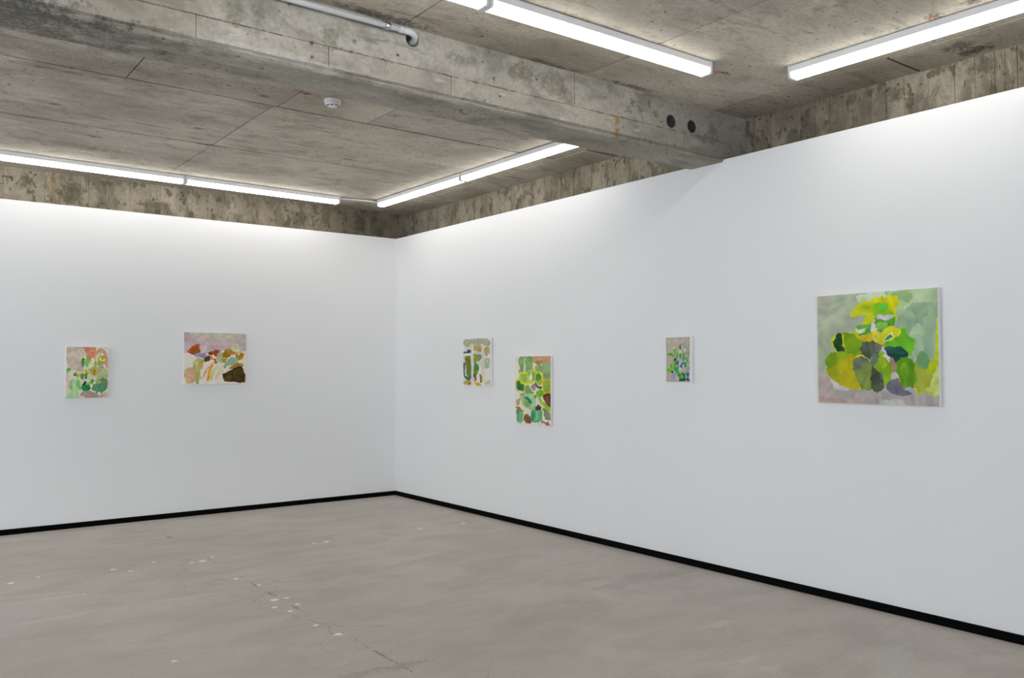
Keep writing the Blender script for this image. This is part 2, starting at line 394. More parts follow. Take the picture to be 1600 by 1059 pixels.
# ceiling slab with the formwork panels standing a few millimetres proud of their joints
ceil = struct('ceiling', box(XL-.2, RX+.2, YB-.2, RY+.2, C+.006, C+.25), M['joint'])
def panels(rows):
    for (y0, y1, xs) in rows:
        for a, b_ in zip(xs, xs[1:]):
            g = .0042; gy = .0105; d = random.uniform(-.0015, .0015)
            bm = box(a+g, b_-g, y0+gy, y1-gy, C+d, C+.0065)
            obj('formwork_panel', bm, M['ceiling'], ceil)
panels([(BB-.02, -3.0, [XL-.2,-6.1,-3.67,-2.66,-1.95,-.085]), (-3.0, -1.655, [XL-.2,-5.12,-2.69,-.085]), (-1.655, RY+.01, [XL-.2,-5.12,-2.69,-.085])])
for y0, y1 in ((BB-.02,-3.42),(-3.42,-2.2),(-2.2,-.98),(-.98,RY+.01)): panels([(y0, y1, [-.078, RX+.01])])
panels([(-7.26, BF+.02, [XL-.2,-5.3,-4.0,-2.675,-1.36,-.10]), (-9.7, -7.26, [XL-.2,-5.3,-2.675,-1.36,-.10]), (YB-.2, -9.7, [XL-.2,-5.3,-2.675,-.10])])
for y0, y1 in ((-6.13,BF+.02),(-8.57,-6.13),(YB-.2,-8.57)): panels([(y0, y1, [-.090, RX+.01])])

# ------------------------------------------------------------------ beam
def cyl(x, z, r, y0, y1, n=28):
    return tube(bmesh.new(), [(x,y0,z),(x,y1,z)], r, n)
HOLES = [(-.546, 3.189, .046), (-.332, 3.189, .046), (-2.612, 3.283, .042)]
beam = struct('ceiling_beam', box(XL-.1, RX+.05, BF+.012, BB, BZ+.006, C+.05), M['beam'])
cut(beam, [cyl(x, z, r, BF-.1, BF+.20) for x,z,r in HOLES])
# board imprints on the face: an upper and a lower run
def board(x0, x1, z0, z1, d):
    o = obj('board_imprint', bevel(box(x0+.0015, x1-.0015, BF+d, BF+.0125, z0+.0013, z1-.0013), .001), M['beam'], beam)
    hs = [cyl(x, z, r, BF-.1, BF+.1) for x,z,r in HOLES if x0 < x < x1 and z0-r < z < z1+r]
    if hs: cut(o, hs)
ups = [XL-.1,-6.2,-4.3,-1.434,RX+.02]; los = [XL-.1,-5.4,-3.775,-3.109,-2.365,-.42,RX+.02]
for a, b_ in zip(ups, ups[1:]): board(a, b_, 3.13, C+.01, random.uniform(0,.003))
for a, b_ in zip(los, los[1:]): board(a, b_, BZ+.036, 3.13, random.uniform(-.004,.0))
# ragged grout ridge left along the lower arris
b = bmesh.new(); rings = []
N = 420; xs = np.linspace(-6.0, RX+.02, N)
def walk(scale, amp):
    k = np.convolve(rng.normal(size=N+40), np.hanning(scale)/np.hanning(scale).sum(), 'same')[20:20+N]
    return k/np.abs(k).max()*amp
w1, w2, w3 = walk(17,.004), walk(9,.003), walk(23,.005)
for i, x in enumerate(xs):
    e = [(BF+.006,BZ+.040+w3[i]),(BF-.012+w2[i]*1.5,BZ+.034+w1[i]),(BF+.004+w1[i],BZ+.024+w2[i]),(BF-.009+w1[i]*1.5,BZ+.014+w3[i]*.6),(BF+.006+w2[i],BZ+.002+w1[i]*.5),(BF+.03,BZ+.002),(BF+.03,BZ+.040)]
    rings.append([b.verts.new((x,y,z)) for y,z in e])
for A, B in zip(rings, rings[1:]):
    k = len(A)
    for j in range(k): b.faces.new((A[j],A[(j+1)%k],B[(j+1)%k],B[j]))
b.faces.new(rings[0]); b.faces.new(rings[-1])
obj('grout_ridge', b, M['beam'], beam)
# soffit board
obj('soffit_board', bevel(box(XL-.1, RX+.02, BF+.012, BB+.0, BZ, BZ+.0065), .002), M['beam'], beam)
# linings of the cast-in sleeves
for x, z, r in HOLES[:2]:
    b = bmesh.new(); n = 28; R0, R1 = r-.001, r-.005
    rr = []
    for (rad, y) in ((R0,BF+.2),(R0,BF+.004),(R1,BF+.004),(R1,BF+.2)):
        rr.append([b.verts.new((x+rad*math.cos(2*math.pi*k/n), y, z+rad*math.sin(2*math.pi*k/n))) for k in range(n)])
    for i in range(4):
        A, B = rr[i], rr[(i+1)%4]
        for k in range(n): b.faces.new((A[k],A[(k+1)%n],B[(k+1)%n],B[k]))
    obj('pipe_sleeve', b, M['sleeve'], beam, True)

# ------------------------------------------------------------------ rest of the shell, out of view
wz0, wz1 = .25, 3.0
def glazing(name, length, nb, loc, rot):
    win = empty(name, loc, rot); win['kind'] = 'structure'; hh = wz1-wz0
    for i in range(nb+1):
        x = length*i/nb - length/2
        obj('mullion', bevel(box(x-.03, x+.03, -.04, .04, 0, hh), .004), M['black'], win)
    for z in (.03, hh-.03):
        obj('rail', bevel(box(-length/2, length/2, -.035, .035, z-.03, z+.03), .004), M['black'], win)
    for i in range(nb):
        x0 = length*i/nb - length/2 + .03; x1 = x0 + length/nb - .06
        obj('pane', box(x0, x1, -.004, .004, .06, hh-.06), M['glass'], win)
b = bmesh.new(); wx0, wx1 = -8.6, -3.4
for q in ((XL,wx0,0,C),(wx1,RX,0,C),(wx0,wx1,0,wz0),(wx0,wx1,wz1,C)): bx(b, q[0], q[1], YB-.2, YB, q[2], q[3])
struct('wall_back', b, M['wall'])
glazing('window_1', wx1-wx0, 4, ((wx0+wx1)/2, YB-.1, wz0), 0)
b = bmesh.new(); wy0, wy1 = -5.6, -.9
for q in ((YB,wy0,0,C),(wy1,0,0,C),(wy0,wy1,0,wz0),(wy0,wy1,wz1,C)): bx(b, XL-.2, XL, q[0], q[1], q[2], q[3])
struct('wall_side', b, M['wall'])
glazing('window_2', wy1-wy0, 3, (XL-.1, (wy0+wy1)/2, wz0), math.pi/2)

# ------------------------------------------------------------------ light battens
BW, HH, DH = .086, .041, .034
def make_batten(L):
    root = empty('light_batten')
    obj('housing', bevel(box(.018, L-.018, -BW/2, BW/2, -HH, -.0015), .0015), M['housing'], root)
    # diffuser: shallow tray with bevelled lower arrises
    b = bmesh.new(); y0 = BW/2-.001; pr = [(-y0,-HH),(-y0,-HH-DH+.010),(-y0+.010,-HH-DH),(y0-.010,-HH-DH),(y0,-HH-DH+.010),(y0,-HH)]
    A = [b.verts.new((.018,y,z)) for y,z in pr]; B = [b.verts.new((L-.018,y,z)) for y,z in pr]
    for i in range(6): b.faces.new((A[i],A[(i+1)%6],B[(i+1)%6],B[i]))
    b.faces.new(A); b.faces.new(B)
    obj('diffuser', b, M['led'], root)
    for x in (0, L-.018):
        b = bmesh.new(); q = BW/2+.003; zz = -HH-DH-.003
        pr = [(-q,-.001),(-q,zz+.011),(-q+.011,zz),(q-.011,zz),(q,zz+.011),(q,-.001)]
        A = [b.verts.new((x,y,z)) for y,z in pr]; B = [b.verts.new((x+.018,y,z)) for y,z in pr]
        for i in range(6): b.faces.new((A[i],A[(i+1)%6],B[(i+1)%6],B[i]))
        b.faces.new(A); b.faces.new(B)
        obj('end_cap', b, M['cap'], root)
    return root
proto = [None]
LB = 1.648
def batten(loc, rot, label, group):
    if proto[0] is None: proto[0] = r = make_batten(LB)
    else:
        r = proto[0].copy(); COL.objects.link(r)
        for ch in proto[0].children:
            c = ch.copy(); COL.objects.link(c); c.parent = r
    r.location = (loc[0], loc[1], C-.0015); r.rotation_euler = (0,0,rot)
    tag(r, label, 'light', group)
    return r
G1, G2, G3, G4 = 'ceiling lights along the left wall', 'ceiling lights along the far right wall', 'ceiling lights in front of the beam', 'ceiling light by the near right wall'
# left row, running toward -x with a slight skew
sk = math.radians(1.9)
def leftrow(i, label): batten((-.885-math.cos(sk)*(LB+.006)*i, -.283-math.sin(sk)*(LB+.006)*i), math.pi+sk, label, G1)
leftrow(0, 'linear ceiling light along the left wall, end nearest the room corner')
leftrow(1, 'linear ceiling light along the left wall, cut off by the left edge of the photo')
def rightrow(i, label): batten((-.43, -.41-(LB+.01)*i), -math.pi/2, label, G2)
rightrow(0, 'linear ceiling light behind the beam, the one closest to the far corner')
rightrow(1, 'linear ceiling light whose near end disappears behind the concrete beam')
def front(i, label): batten((-.898-(LB+.008)*i, -5.42+.012*i), math.pi-.008, label, G3)
front(0, 'long bright ceiling light in front of the beam, running parallel to it')
front(1, 'ceiling light cut off by the top edge of the photo beside the white conduit')
def near(i, label): batten((-.415, -5.69-(LB+.01)*i), -math.pi/2+.02, label, G4)
near(0, 'bright ceiling light over the right wall above the large leaf painting')
# unseen battens added past the row ends as fill light for the room
for i, w_ in ((2,'first'),(3,'second'),(4,'third')): leftrow(i, 'unseen ceiling light added for fill along the left wall, %s one' % w_)
for i, w_ in ((2,'first'),(3,'second'),(4,'third')): front(i, 'unseen ceiling light added for fill in front of the beam, %s one' % w_)

# flex between the two rows at the far corner
b = tube(bmesh.new(), [(-.878,-.285,C-.012),(-.80,-.30,C-.014),(-.66,-.335,C-.016),(-.53,-.36,C-.018),(-.45,-.385,C-.03),(-.43,-.408,C-.035)], .009, 10)
tag(obj('power_cable', b, M['cap'], None, True), 'short white cable on the ceiling joining two lights at the far corner', 'cable')

# ------------------------------------------------------------------ conduit on the beam
con = empty('conduit', (-2.79, BF, 3.30)); PY = BF-.03; PZ = 3.306; R = .0155
def local(bm):
    for v in bm.verts: v.co -= con.location
    return bm
obj('pipe', local(tube(bmesh.new(), [(x,PY,PZ) for x in (-6.0,-4.5,-2.70)], R, 18)), M['pvc'], con, True)
def arc(x0, rad, n=12):
    return [(x0+rad*math.sin(a), PY+rad*(1-math.cos(a)), PZ-.022*(a/(math.pi/2))**1.5) for a in np.linspace(0, math.pi/2, n)]
el = [(-2.702,PY,PZ)] + arc(-2.655, .066) + [(-2.589, BF+.10, PZ-.022)]
obj('elbow', local(tube(bmesh.new(), el, R*1.12, 18)), M['pvc'], con, True)
obj('coupling', local(tube(bmesh.new(), [(-2.712,PY,PZ),(-2.690,PY,PZ)], R*1.22, 18)), M['pvc'], con, True)
# saddle clip: a bent strap, a spacer and a screw
b = bmesh.new(); n = 16; ring = []
for k in range(n+1):
    a = -math.pi*.15 + math.pi*1.3*k/n
    for rr in (R*1.05, R*1.35):
        for x in (-2.80, -2.772): ring.append(b.verts.new((x, PY-math.sin(a)*rr*.98, PZ+math.cos(a)*rr)))
for k in range(n):
    i = 4*k; A = ring[i:i+4]; B = ring[i+4:i+8]
    for p_, q_ in ((0,1),(1,3),(3,2),(2,0)): b.faces.new((A[p_],A[q_],B[q_],B[p_]))
b.faces.new((ring[0],ring[1],ring[3],ring[2])); b.faces.new((ring[-4],ring[-3],ring[-1],ring[-2]))
clip = obj('saddle_clip', local(b), M['zinc'], con, True)
obj('clip_plate', local(bevel(box(-2.802,-2.770,PY+.008,BF+.001,PZ-.012,PZ+.036), .001)), M['zinc'], clip)
obj('screw', local(tube(bmesh.new(), [(-2.786,BF-.012,PZ+.026),(-2.786,BF+.0,PZ+.026)], .006, 10)), M['zinc'], clip)
tag(con, 'white conduit pipe clipped along the beam and bending into a hole', 'pipe')

# ------------------------------------------------------------------ smoke detector
det = empty('smoke_detector', (-2.415, -3.385, C))
obj('base', lathe([(.056,0),(.058,-.004),(.058,-.016),(.054,-.020)], 40), M['plastic'], det, False)
hd = obj('head', lathe([(.052,-.018),(.0535,-.024),(.0525,-.034),(.045,-.043),(.034,-.048),(.018,-.050),(.004,-.050)], 40), M['plastic'], det, True)
for k in range(8):
    a = 2*math.pi*(k+.3)/8; b = bmesh.new()
    for s_ in (-1,1):
        pass
    r0, r1 = .036, .0465
    c_, s_ = math.cos(a), math.sin(a)
    pts = []
    for (rad, z, dd) in ((.0375,-.0475,0),(.0445,-.0440,0),(.0445,-.0405,0),(.0375,-.044,0)):
        for t_ in (-.0105,.0105): pts.append(b.verts.new((c_*rad - s_*t_, s_*rad + c_*t_, z)))
    for f in ((0,1,3,2),(2,3,5,4),(4,5,7,6),(6,7,1,0),(0,2,4,6),(1,7,5,3)): b.faces.new([pts[i] for i in f])
    obj('slot', b, M['slot'], hd)
tag(det, 'round white smoke detector on the concrete ceiling behind the beam', 'smoke detector')

# ------------------------------------------------------------------ floor flecks (dried paint specks)
flk = [(-4.138,-1.984,2),(-3.96,-1.915,1.6),(-3.487,-1.987,2.2),(-3.391,-2.11,1.6),(-3.179,-1.909,1.3),(-2.952,-2.11,1.5),(-2.865,-2.108,2.4),(-2.763,-2.004,1),(-2.855,-2.805,1.8),(-2.795,-3.075,1.4),(-2.85,-3.499,2.2),(-2.773,-3.5,1.6),(-2.871,-3.808,1.5),(-2.774,-3.687,1.3),(-2.917,-3.668,1.4),(-2.867,-4.17,1.2),(-2.84,-4.399,2.2),(-1.791,-2.001,2.4),(-1.916,-2.006,1.4),(-.874,-1.994,2.2),(-.389,-1.999,2.0),(-3.794,-2.623,.9),(-3.694,-4.297,1.2),(-1.9,-2.3,1),(-2.2,-2.0,1)]
b = bmesh.new()
for x, y, s_ in flk:
    n = random.randint(6,8); top = []; bot = []
    for k in range(n):
        a = 2*math.pi*k/n; rr = s_*.011*random.uniform(.55,1.25)
        px, py = x+rr*1.25*math.cos(a), y+rr*math.sin(a)
        top.append(b.verts.new((px,py,.0016))); bot.append(b.verts.new((px,py,.0002)))
    b.faces.new(top)
    for k in range(n): b.faces.new((bot[k],bot[(k+1)%n],top[(k+1)%n],top[k]))
fo = obj('paint_fleck', b, M['fleck'], fl); fo['kind'] = 'stuff'

# ------------------------------------------------------------------ paintings
def homography(src):
    dst = [(0,1),(1,1),(1,0),(0,0)]; A = []; B = []
    for (x,y),(u,v) in zip(src,dst):
        A.append([x,y,1,0,0,0,-u*x,-u*y]); B.append(u); A.append([0,0,0,x,y,1,-v*x,-v*y]); B.append(v)
    h = np.linalg.solve(np.array(A,float), np.array(B,float)); return np.append(h,1).reshape(3,3)
def vnoise(u, v, n, seed):
    r = np.random.default_rng(seed); g = r.random((n+3,n+3))
    x, y = np.clip(u,0,1)*n, np.clip(v,0,1)*n; i, j = x.astype(int), y.astype(int); fx, fy = x-i, y-j
    fx = fx*fx*(3-2*fx); fy = fy*fy*(3-2*fy)
    return (g[i,j]*(1-fx)+g[i+1,j]*fx)*(1-fy)+(g[i,j+1]*(1-fx)+g[i+1,j+1]*fx)*fy
def inside(px, py, poly):
    c = np.zeros(px.shape, bool); n = len(poly); j = n-1
    for i in range(n):
        xi, yi = poly[i]; xj, yj = poly[j]
        k = ((yi > py) != (yj > py)) & (px < (xj-xi)*(py-yi)/(yj-yi+1e-12)+xi)
        c ^= k; j = i
    return c
def rounded(poly, it=2):
    p = np.array(poly, float)
    for _ in range(it):
        q = np.roll(p,-1,0); p = np.stack([p*.87+q*.13, p*.13+q*.87],1).reshape(-1,2)
    c = p.mean(0); d = p-c; n = np.linalg.norm(d, axis=1, keepdims=True)+1e-9
    return p + d/n*.008
def picture(corners, base, patches, nu, nv, gain, seed, wob=.010):
    Hm = homography(corners)
    u, v = np.meshgrid((np.arange(nu)+.5)/nu, (np.arange(nv)+.5)/nv, indexing='ij')
    wu = u + (vnoise(u,v,26,seed)-.5)*wob*2 + (vnoise(u,v,60,seed+1)-.5)*wob*1.4
    wv = v + (vnoise(u,v,26,seed+2)-.5)*wob*2 + (vnoise(u,v,60,seed+3)-.5)*wob*1.4
    col = np.zeros((nu,nv,3)); col[:] = hexc(base)
    col += (vnoise(u,v,9,seed+4)-.5)[...,None]*10
    for k, (hx, poly) in enumerate(patches):
        P = np.array(poly, float); q = np.c_[P, np.ones(len(P))] @ Hm.T; q = q[:,:2]/q[:,2:]
        m_ = inside(wu, wv, rounded(q))
        c = np.array(hexc(hx), float)
        ang = (seed*1.7+k*2.4) % math.pi; su = u*math.cos(ang)+v*math.sin(ang); sv = -u*math.sin(ang)+v*math.cos(ang)
        br = (vnoise((su+1)*.5, (sv*.25+1)*.5, 70, seed+k+10)-.5)*24 + (vnoise(u,v,14,seed+k+50)-.5)*24
        cc = c[None,None] + br[...,None]*np.array([1,1,.7])
        col = np.where(m_[...,None], cc, col)
    col = s2l(np.clip(col,0,255))*gain
    return np.clip(col, 0, .92)
def pic_mat():
    t = NT('oil_paint_on_canvas'); a = t.n('ShaderNodeVertexColor', layer_name='paint')
    t.bump(t.noise(700,2,.5), .10, .001)
    return t.done(a.outputs[0], .6, 0, .25)
M['paint'] = pic_mat()
def grid_mesh(name, W_, H_, col, parent, z):
    nu, nv = col.shape[:2]
    x = np.linspace(-W_/2, W_/2, nu+1); y = np.linspace(-H_/2, H_/2, nv+1)
    X, Y = np.meshgrid(x, y, indexing='ij')
    co = np.stack([X, np.full_like(X, -z), Y], -1).reshape(-1,3)
    i, j = np.meshgrid(np.arange(nu), np.arange(nv), indexing='ij'); s_ = nv+1
    q = np.stack([i*s_+j, (i+1)*s_+j, (i+1)*s_+j+1, i*s_+j+1], -1).reshape(-1,4)
    me = bpy.data.meshes.new(name); me.vertices.add(len(co)); me.vertices.foreach_set('co', co.ravel())
    me.loops.add(q.size); me.loops.foreach_set('vertex_index', q.ravel().astype(np.int32))
    me.polygons.add(len(q)); me.polygons.foreach_set('loop_start', (np.arange(len(q))*4).astype(np.int32))
    me.update(); me.validate()
    at = me.color_attributes.new('paint', 'FLOAT_COLOR', 'CORNER')
    c4 = np.concatenate([col.reshape(-1,3), np.ones((nu*nv,1))], 1)
    at.data.foreach_set('color', np.repeat(c4, 4, 0).astype(np.float32).ravel())
    me.materials.append(M['paint'])
    o = bpy.data.objects.new(name, me); COL.objects.link(o); o.parent = parent
    return o
def painting(name, centre, W_, H_, D, wall, col, label, cat='painting', framed=False, margin=0.0, hang=.004):
    """canvas stands off the wall by `hang`; local x along the picture, -y out of the wall"""
    root = empty(name, centre, 0 if wall == 'l' else -math.pi/2)
    if not framed:
        obj('canvas', bevel(box(-W_/2, W_/2, -D, -hang, -H_/2, H_/2), .0022, 2), M['canvas'], root)
        f = grid_mesh('painted_surface', W_-.003, H_-.003, col, root, D+.0006)
    else:
        fw, lip = .011, .0
        fr = M['frame']
        for (a, b_, c_, d_) in ((-W_/2, -W_/2+fw, -H_/2, H_/2), (W_/2-fw, W_/2, -H_/2, H_/2), (-W_/2+fw, W_/2-fw, H_/2-fw, H_/2), (-W_/2+fw, W_/2-fw, -H_/2, -H_/2+fw)):
            obj('frame_rail', bevel(box(a, b_, -D, -hang, c_, d_), .0008), fr, root)
        obj('backing', box(-W_/2+fw, W_/2-fw, -.010, -hang, -H_/2+fw, H_/2-fw), M['slot'], root)
        w2, h2 = W_-2*fw-.005, H_-2*fw-.006
        obj('canvas', bevel(box(-w2/2, w2/2, -D+.008, -.010, -h2/2, h2/2), .0015), M['canvas'], root)
        f = grid_mesh('painted_surface', w2-.002, h2-.002, col, root, D-.008+.0006)
    tag(root, label, cat, 'paintings on the white walls')
    return root

BIG = [('#a9b49b',[(70,150),(400,130),(390,450),(230,440),(200,600),(90,640)]),('#b0b29a',[(70,150),(190,150),(160,330),(80,330)]),
('#a3b196',[(90,420),(210,440),(190,580),(130,720),(90,700)]),('#cad6ba',[(375,150),(640,100),(620,190),(470,205),(400,205)]),
('#a5c48c',[(600,118),(1000,80),(1000,215),(800,225),(700,310),(640,330),(600,190)]),('#b4ca9f',[(760,120),(1000,80),(1000,210),(900,205),(780,225),(740,260)]),
('#9bbd7c',[(640,130),(780,130),(800,170),(760,210),(720,180),(660,170)]),
('#96b190',[(670,340),(740,290),(790,225),(900,208),(1000,200),(1000,420),(975,650),(820,690),(770,620),(810,500),(690,410)]),('#8fab8a',[(780,225),(900,215),(915,280),(870,330),(800,280)]),
('#a2bf97',[(775,470),(800,390),(850,360),(885,430),(870,480)]),('#a0b89e',[(790,560),(830,470),(860,480),(880,600),(820,650)]),
('#a9a19d',[(80,700),(170,760),(300,840),(500,870),(800,885),(1010,895),(1010,1000),(80,970)]),('#b1a49f',[(80,740),(160,760),(230,870),(200,970),(80,970)]),
('#bcb6bc',[(165,755),(250,790),(330,850),(300,870),(230,860)]),('#b79c93',[(85,915),(260,935),(400,930),(420,970),(85,970)]),('#b8b6b0',[(560,955),(700,930),(760,985),(520,980)]),
('#c3d032',[(988,270),(978,480),(960,640),(1010,660),(1010,270)]),('#c0cc72',[(925,810),(955,700),(1010,610),(1010,905),(915,895)]),('#b9be5c',[(840,880),(920,840),(960,880),(930,900)]),
('#9aa634',[(805,680),(850,600),(920,680),(985,640),(965,720),(925,830),(850,892),(795,850)]),('#b4be10',[(915,655),(980,630),(968,730),(900,730)]),('#6f9d6a',[(850,572),(895,588),(927,650),(908,705),(860,700),(832,650)]),
('#e0c62a',[(800,835),(850,890),(830,885),(790,850)]),
('#65b41a',[(690,420),(735,398),(765,455),(808,480),(802,550),(775,605),(740,560),(650,545),(585,535),(600,500),(680,450)]),
('#c3c61a',[(262,440),(330,430),(425,480),(425,600),(360,620),(285,600)]),('#7b9f08',[(268,432),(340,440),(390,470),(418,500),(414,590),(355,608),(285,585),(268,480)]),
('#bcc014',[(190,500),(232,438),(275,440),(292,580),(250,602),(200,535)]),('#0c3d1c',[(215,500),(232,440),(260,445),(268,490),(266,530),(290,580),(250,597),(225,560),(203,520)]),
('#7f9f0e',[(148,640),(180,588),(260,583),(330,595),(375,610),(300,640),(230,685),(170,705),(152,685)]),
('#b5ad08',[(165,705),(230,680),(300,620),(345,597),(378,620),(355,690),(390,780),(418,855),(340,858),(255,820),(180,762),(158,722)]),('#9ca00e',[(160,705),(225,695),(262,815),(180,762)]),('#c0b40c',[(300,640),(345,615),(350,700),(330,780),(300,720)]),
('#4b5848',[(425,498),(520,498),(572,508),(562,560),(522,602),(480,622),(413,602)]),('#686a60',[(530,503),(578,508),(558,570),(525,580)]),
('#d9c71a',[(370,610),(420,600),(480,635),(470,645),(400,615)]),('#66725c',[(353,640),(400,615),(472,630),(452,690),(400,717),(353,697)]),('#62745f',[(488,640),(520,598),(547,603),(542,650),(512,682),(483,667)]),
('#72863a',[(363,715),(400,715),(470,663),(497,690),(492,850),(480,870),(420,852),(390,790)]),('#444e3b',[(493,680),(550,738),(582,758),(582,852),(530,887),(488,850),(490,760)]),('#4f5e51',[(548,740),(582,760),(582,840),(562,820)]),
('#7eab0c',[(548,590),(590,588),(640,660),(652,760),(612,832),(583,835),(580,750),(518,690),(545,650)]),('#93b40e',[(560,600),(585,600),(610,680),(570,700)]),
('#d4cdc6',[(570,540),(600,560),(645,625),(645,670),(618,645),(580,580)]),('#10473f',[(580,538),(640,545),(700,538),(750,578),(757,622),(700,642),(655,642),(608,590)]),
('#d8c41e',[(665,690),(700,760),(770,855),(755,865),(700,800),(660,720)]),('#5b9206',[(668,660),(740,613),(792,640),(812,680),(806,740),(822,782),(800,842),(770,853),(720,822),(700,770),(668,712)]),('#6fa20c',[(700,680),(740,650),(760,720),(740,790),(710,740)]),
('#94785e',[(635,628),(660,628),(666,680),(672,722),(650,732),(640,690)]),('#cbc3bb',[(650,735),(680,740),(690,775),(650,770)]),('#6b6a79',[(603,850),(640,800),(682,778),(722,840),(795,880),(785,902),(700,902),(640,887)]),('#a7a2b0',[(740,850),(800,855),(830,885),(790,885)]),
('#c3cb08',[(333,312),(343,270),(400,203),(450,196),(502,220),(512,285),(490,302),(400,300),(347,314)]),('#a9c010',[(380,270),(430,225),(480,240),(440,270)]),
('#d5d006',[(493,197),(510,173),(560,168),(600,175),(640,153),(682,163),(688,210),(667,270),(684,338),(663,330),(650,290),(600,250),(510,222)]),
('#86c615',[(503,230),(540,213),(600,208),(622,250),(654,292),(600,302),(520,300),(503,270)]),('#5fc23a',[(550,225),(590,210),(600,240),(560,265)]),
('#cfc6cb',[(538,302),(645,298),(612,328),(560,326)]),('#5ea12a',[(513,303),(540,332),(600,347),(662,308),(672,350),(662,385),(560,422),(523,412),(513,350)]),('#7cb24c',[(528,362),(600,350),(605,400),(538,410)]),
('#bfca0c',[(423,377),(450,320),(512,298),(512,377),(490,387)]),('#5aa63a',[(383,380),(503,378),(492,410),(400,452),(393,430),(383,400)]),('#dadccc',[(388,412),(445,403),(402,442)]),('#3d9420',[(398,452),(492,403),(497,430),(420,462)]),
('#cdbb10',[(398,466),(492,448),(492,492),(428,498)]),('#d8d4c8',[(488,385),(515,330),(520,420),(498,470)]),('#d8c90a',[(498,432),(520,418),(548,470),(553,502),(520,492),(493,462)]),('#b9c05a',[(512,440),(526,470),(514,475)]),
('#cfd00c',[(548,502),(553,450),(600,408),(650,388),(693,408),(693,450),(640,482),(592,492),(572,522)]),('#e3e3d0',[(585,485),(640,425),(645,465),(602,494)]),('#1f8047',[(592,485),(632,440),(637,465),(605,488)]),('#c4ca12',[(378,400),(392,440),(402,482),(380,470),(368,440)])]

PA = [('#c9b9a9',[(120,120),(410,120),(425,250),(405,500),(300,525),(190,480),(125,350)]),('#c9b2a6',[(250,400),(400,350),(405,530),(280,525)]),('#d5bfb0',[(125,560),(180,600),(200,700),(170,860),(110,860)]),
('#cfd4be',[(620,120),(850,120),(850,350),(780,200),(700,150),(640,180)]),('#d9d6bf',[(425,260),(640,330),(640,480),(500,490),(425,440)]),('#cf8463',[(400,122),(625,122),(622,250),(590,320),(548,300),(532,410),(500,300),(448,200)]),
('#d18d72',[(598,260),(640,188),(700,148),(762,158),(803,230),(833,340),(838,465),(800,455),(790,350),(760,250),(700,205),(650,250),(610,335)]),('#dedac2',[(660,250),(700,205),(760,260),(790,360),(700,440),(640,400)]),
('#3c8a36',[(378,370),(410,318),(442,328),(432,400),(412,462),(383,420)]),('#93a41a',[(420,340),(447,340),(425,430)]),('#7cbf63',[(448,235),(490,290),(512,380),(502,445),(450,445),(440,400),(470,350)]),
('#d7d58a',[(568,300),(592,310),(592,420),(563,410)]),('#8cc06c',[(608,350),(642,370),(632,430),(598,455)]),('#a9b318',[(648,420),(680,278),(702,270),(692,358),(785,355),(792,405),(720,398),(670,425)]),('#bcb31c',[(698,270),(762,258),(772,310),(728,332)]),('#8cc48f',[(668,232),(720,195),(735,230)]),
('#b0ab5c',[(498,490),(620,448),(685,460),(695,540),(600,605),(538,575)]),('#a08a28',[(580,500),(622,490),(612,602),(578,570)]),('#b2ab97',[(688,420),(742,405),(762,480),(742,565),(688,560)]),
('#aeb888',[(745,480),(845,500),(835,650),(760,625),(640,645),(595,605),(700,560)]),('#74935a',[(688,655),(760,638),(825,670),(830,765),(760,745),(688,705)]),('#578f66',[(555,835),(578,750),(660,728),(805,738),(825,810),(760,865),(680,875),(598,855)]),('#8fb466',[(608,680),(660,648),(695,700),(650,735)]),
('#1c7d48',[(370,795),(420,750),(515,758),(530,820),(500,855),(398,855)]),('#14402c',[(428,685),(465,720),(440,755),(365,750),(420,730)]),('#7cc052',[(465,722),(540,698),(565,740),(488,752)]),('#42a02a',[(528,690),(570,658),(594,690),(560,722)]),
('#d0c8a4',[(476,640),(500,586),(552,588),(592,630),(570,663),(498,672)]),('#a3b41c',[(428,508),(470,506),(514,550),(480,584),(438,562)]),('#347a28',[(438,580),(482,558),(472,642),(438,655)]),('#568f34',[(358,580),(400,556),(424,600),(412,664),(368,652)]),('#2f8f2b',[(242,570),(290,556),(304,600),(262,614)]),('#b2bf3a',[(298,612),(340,568),(382,558),(330,622),(308,664)]),
('#6cba55',[(136,488),(190,482),(204,500),(172,522),(160,564),(138,542)]),('#a6cfae',[(180,578),(220,618),(284,700),(314,864),(278,864),(258,720)]),('#86c07c',[(198,678),(242,688),(232,844),(188,844),(178,790)]),('#b6cc96',[(228,698),(272,740),(284,844),(228,844)]),('#7cbf62',[(298,668),(342,678),(374,824),(328,834),(298,760)]),
('#b0d09c',[(100,980),(150,868),(220,838),(322,868),(334,980)]),('#c8d2b8',[(700,900),(835,858),(835,965),(720,972)]),('#a39182',[(340,932),(400,866),(560,876),(674,930),(704,964),(450,974),(428,942)]),('#cf9a86',[(676,942),(794,906),(784,942),(700,964)]),('#6f8a60',[(606,882),(662,872),(640,904)]),('#57805a',[(690,880),(740,880),(720,905)])]

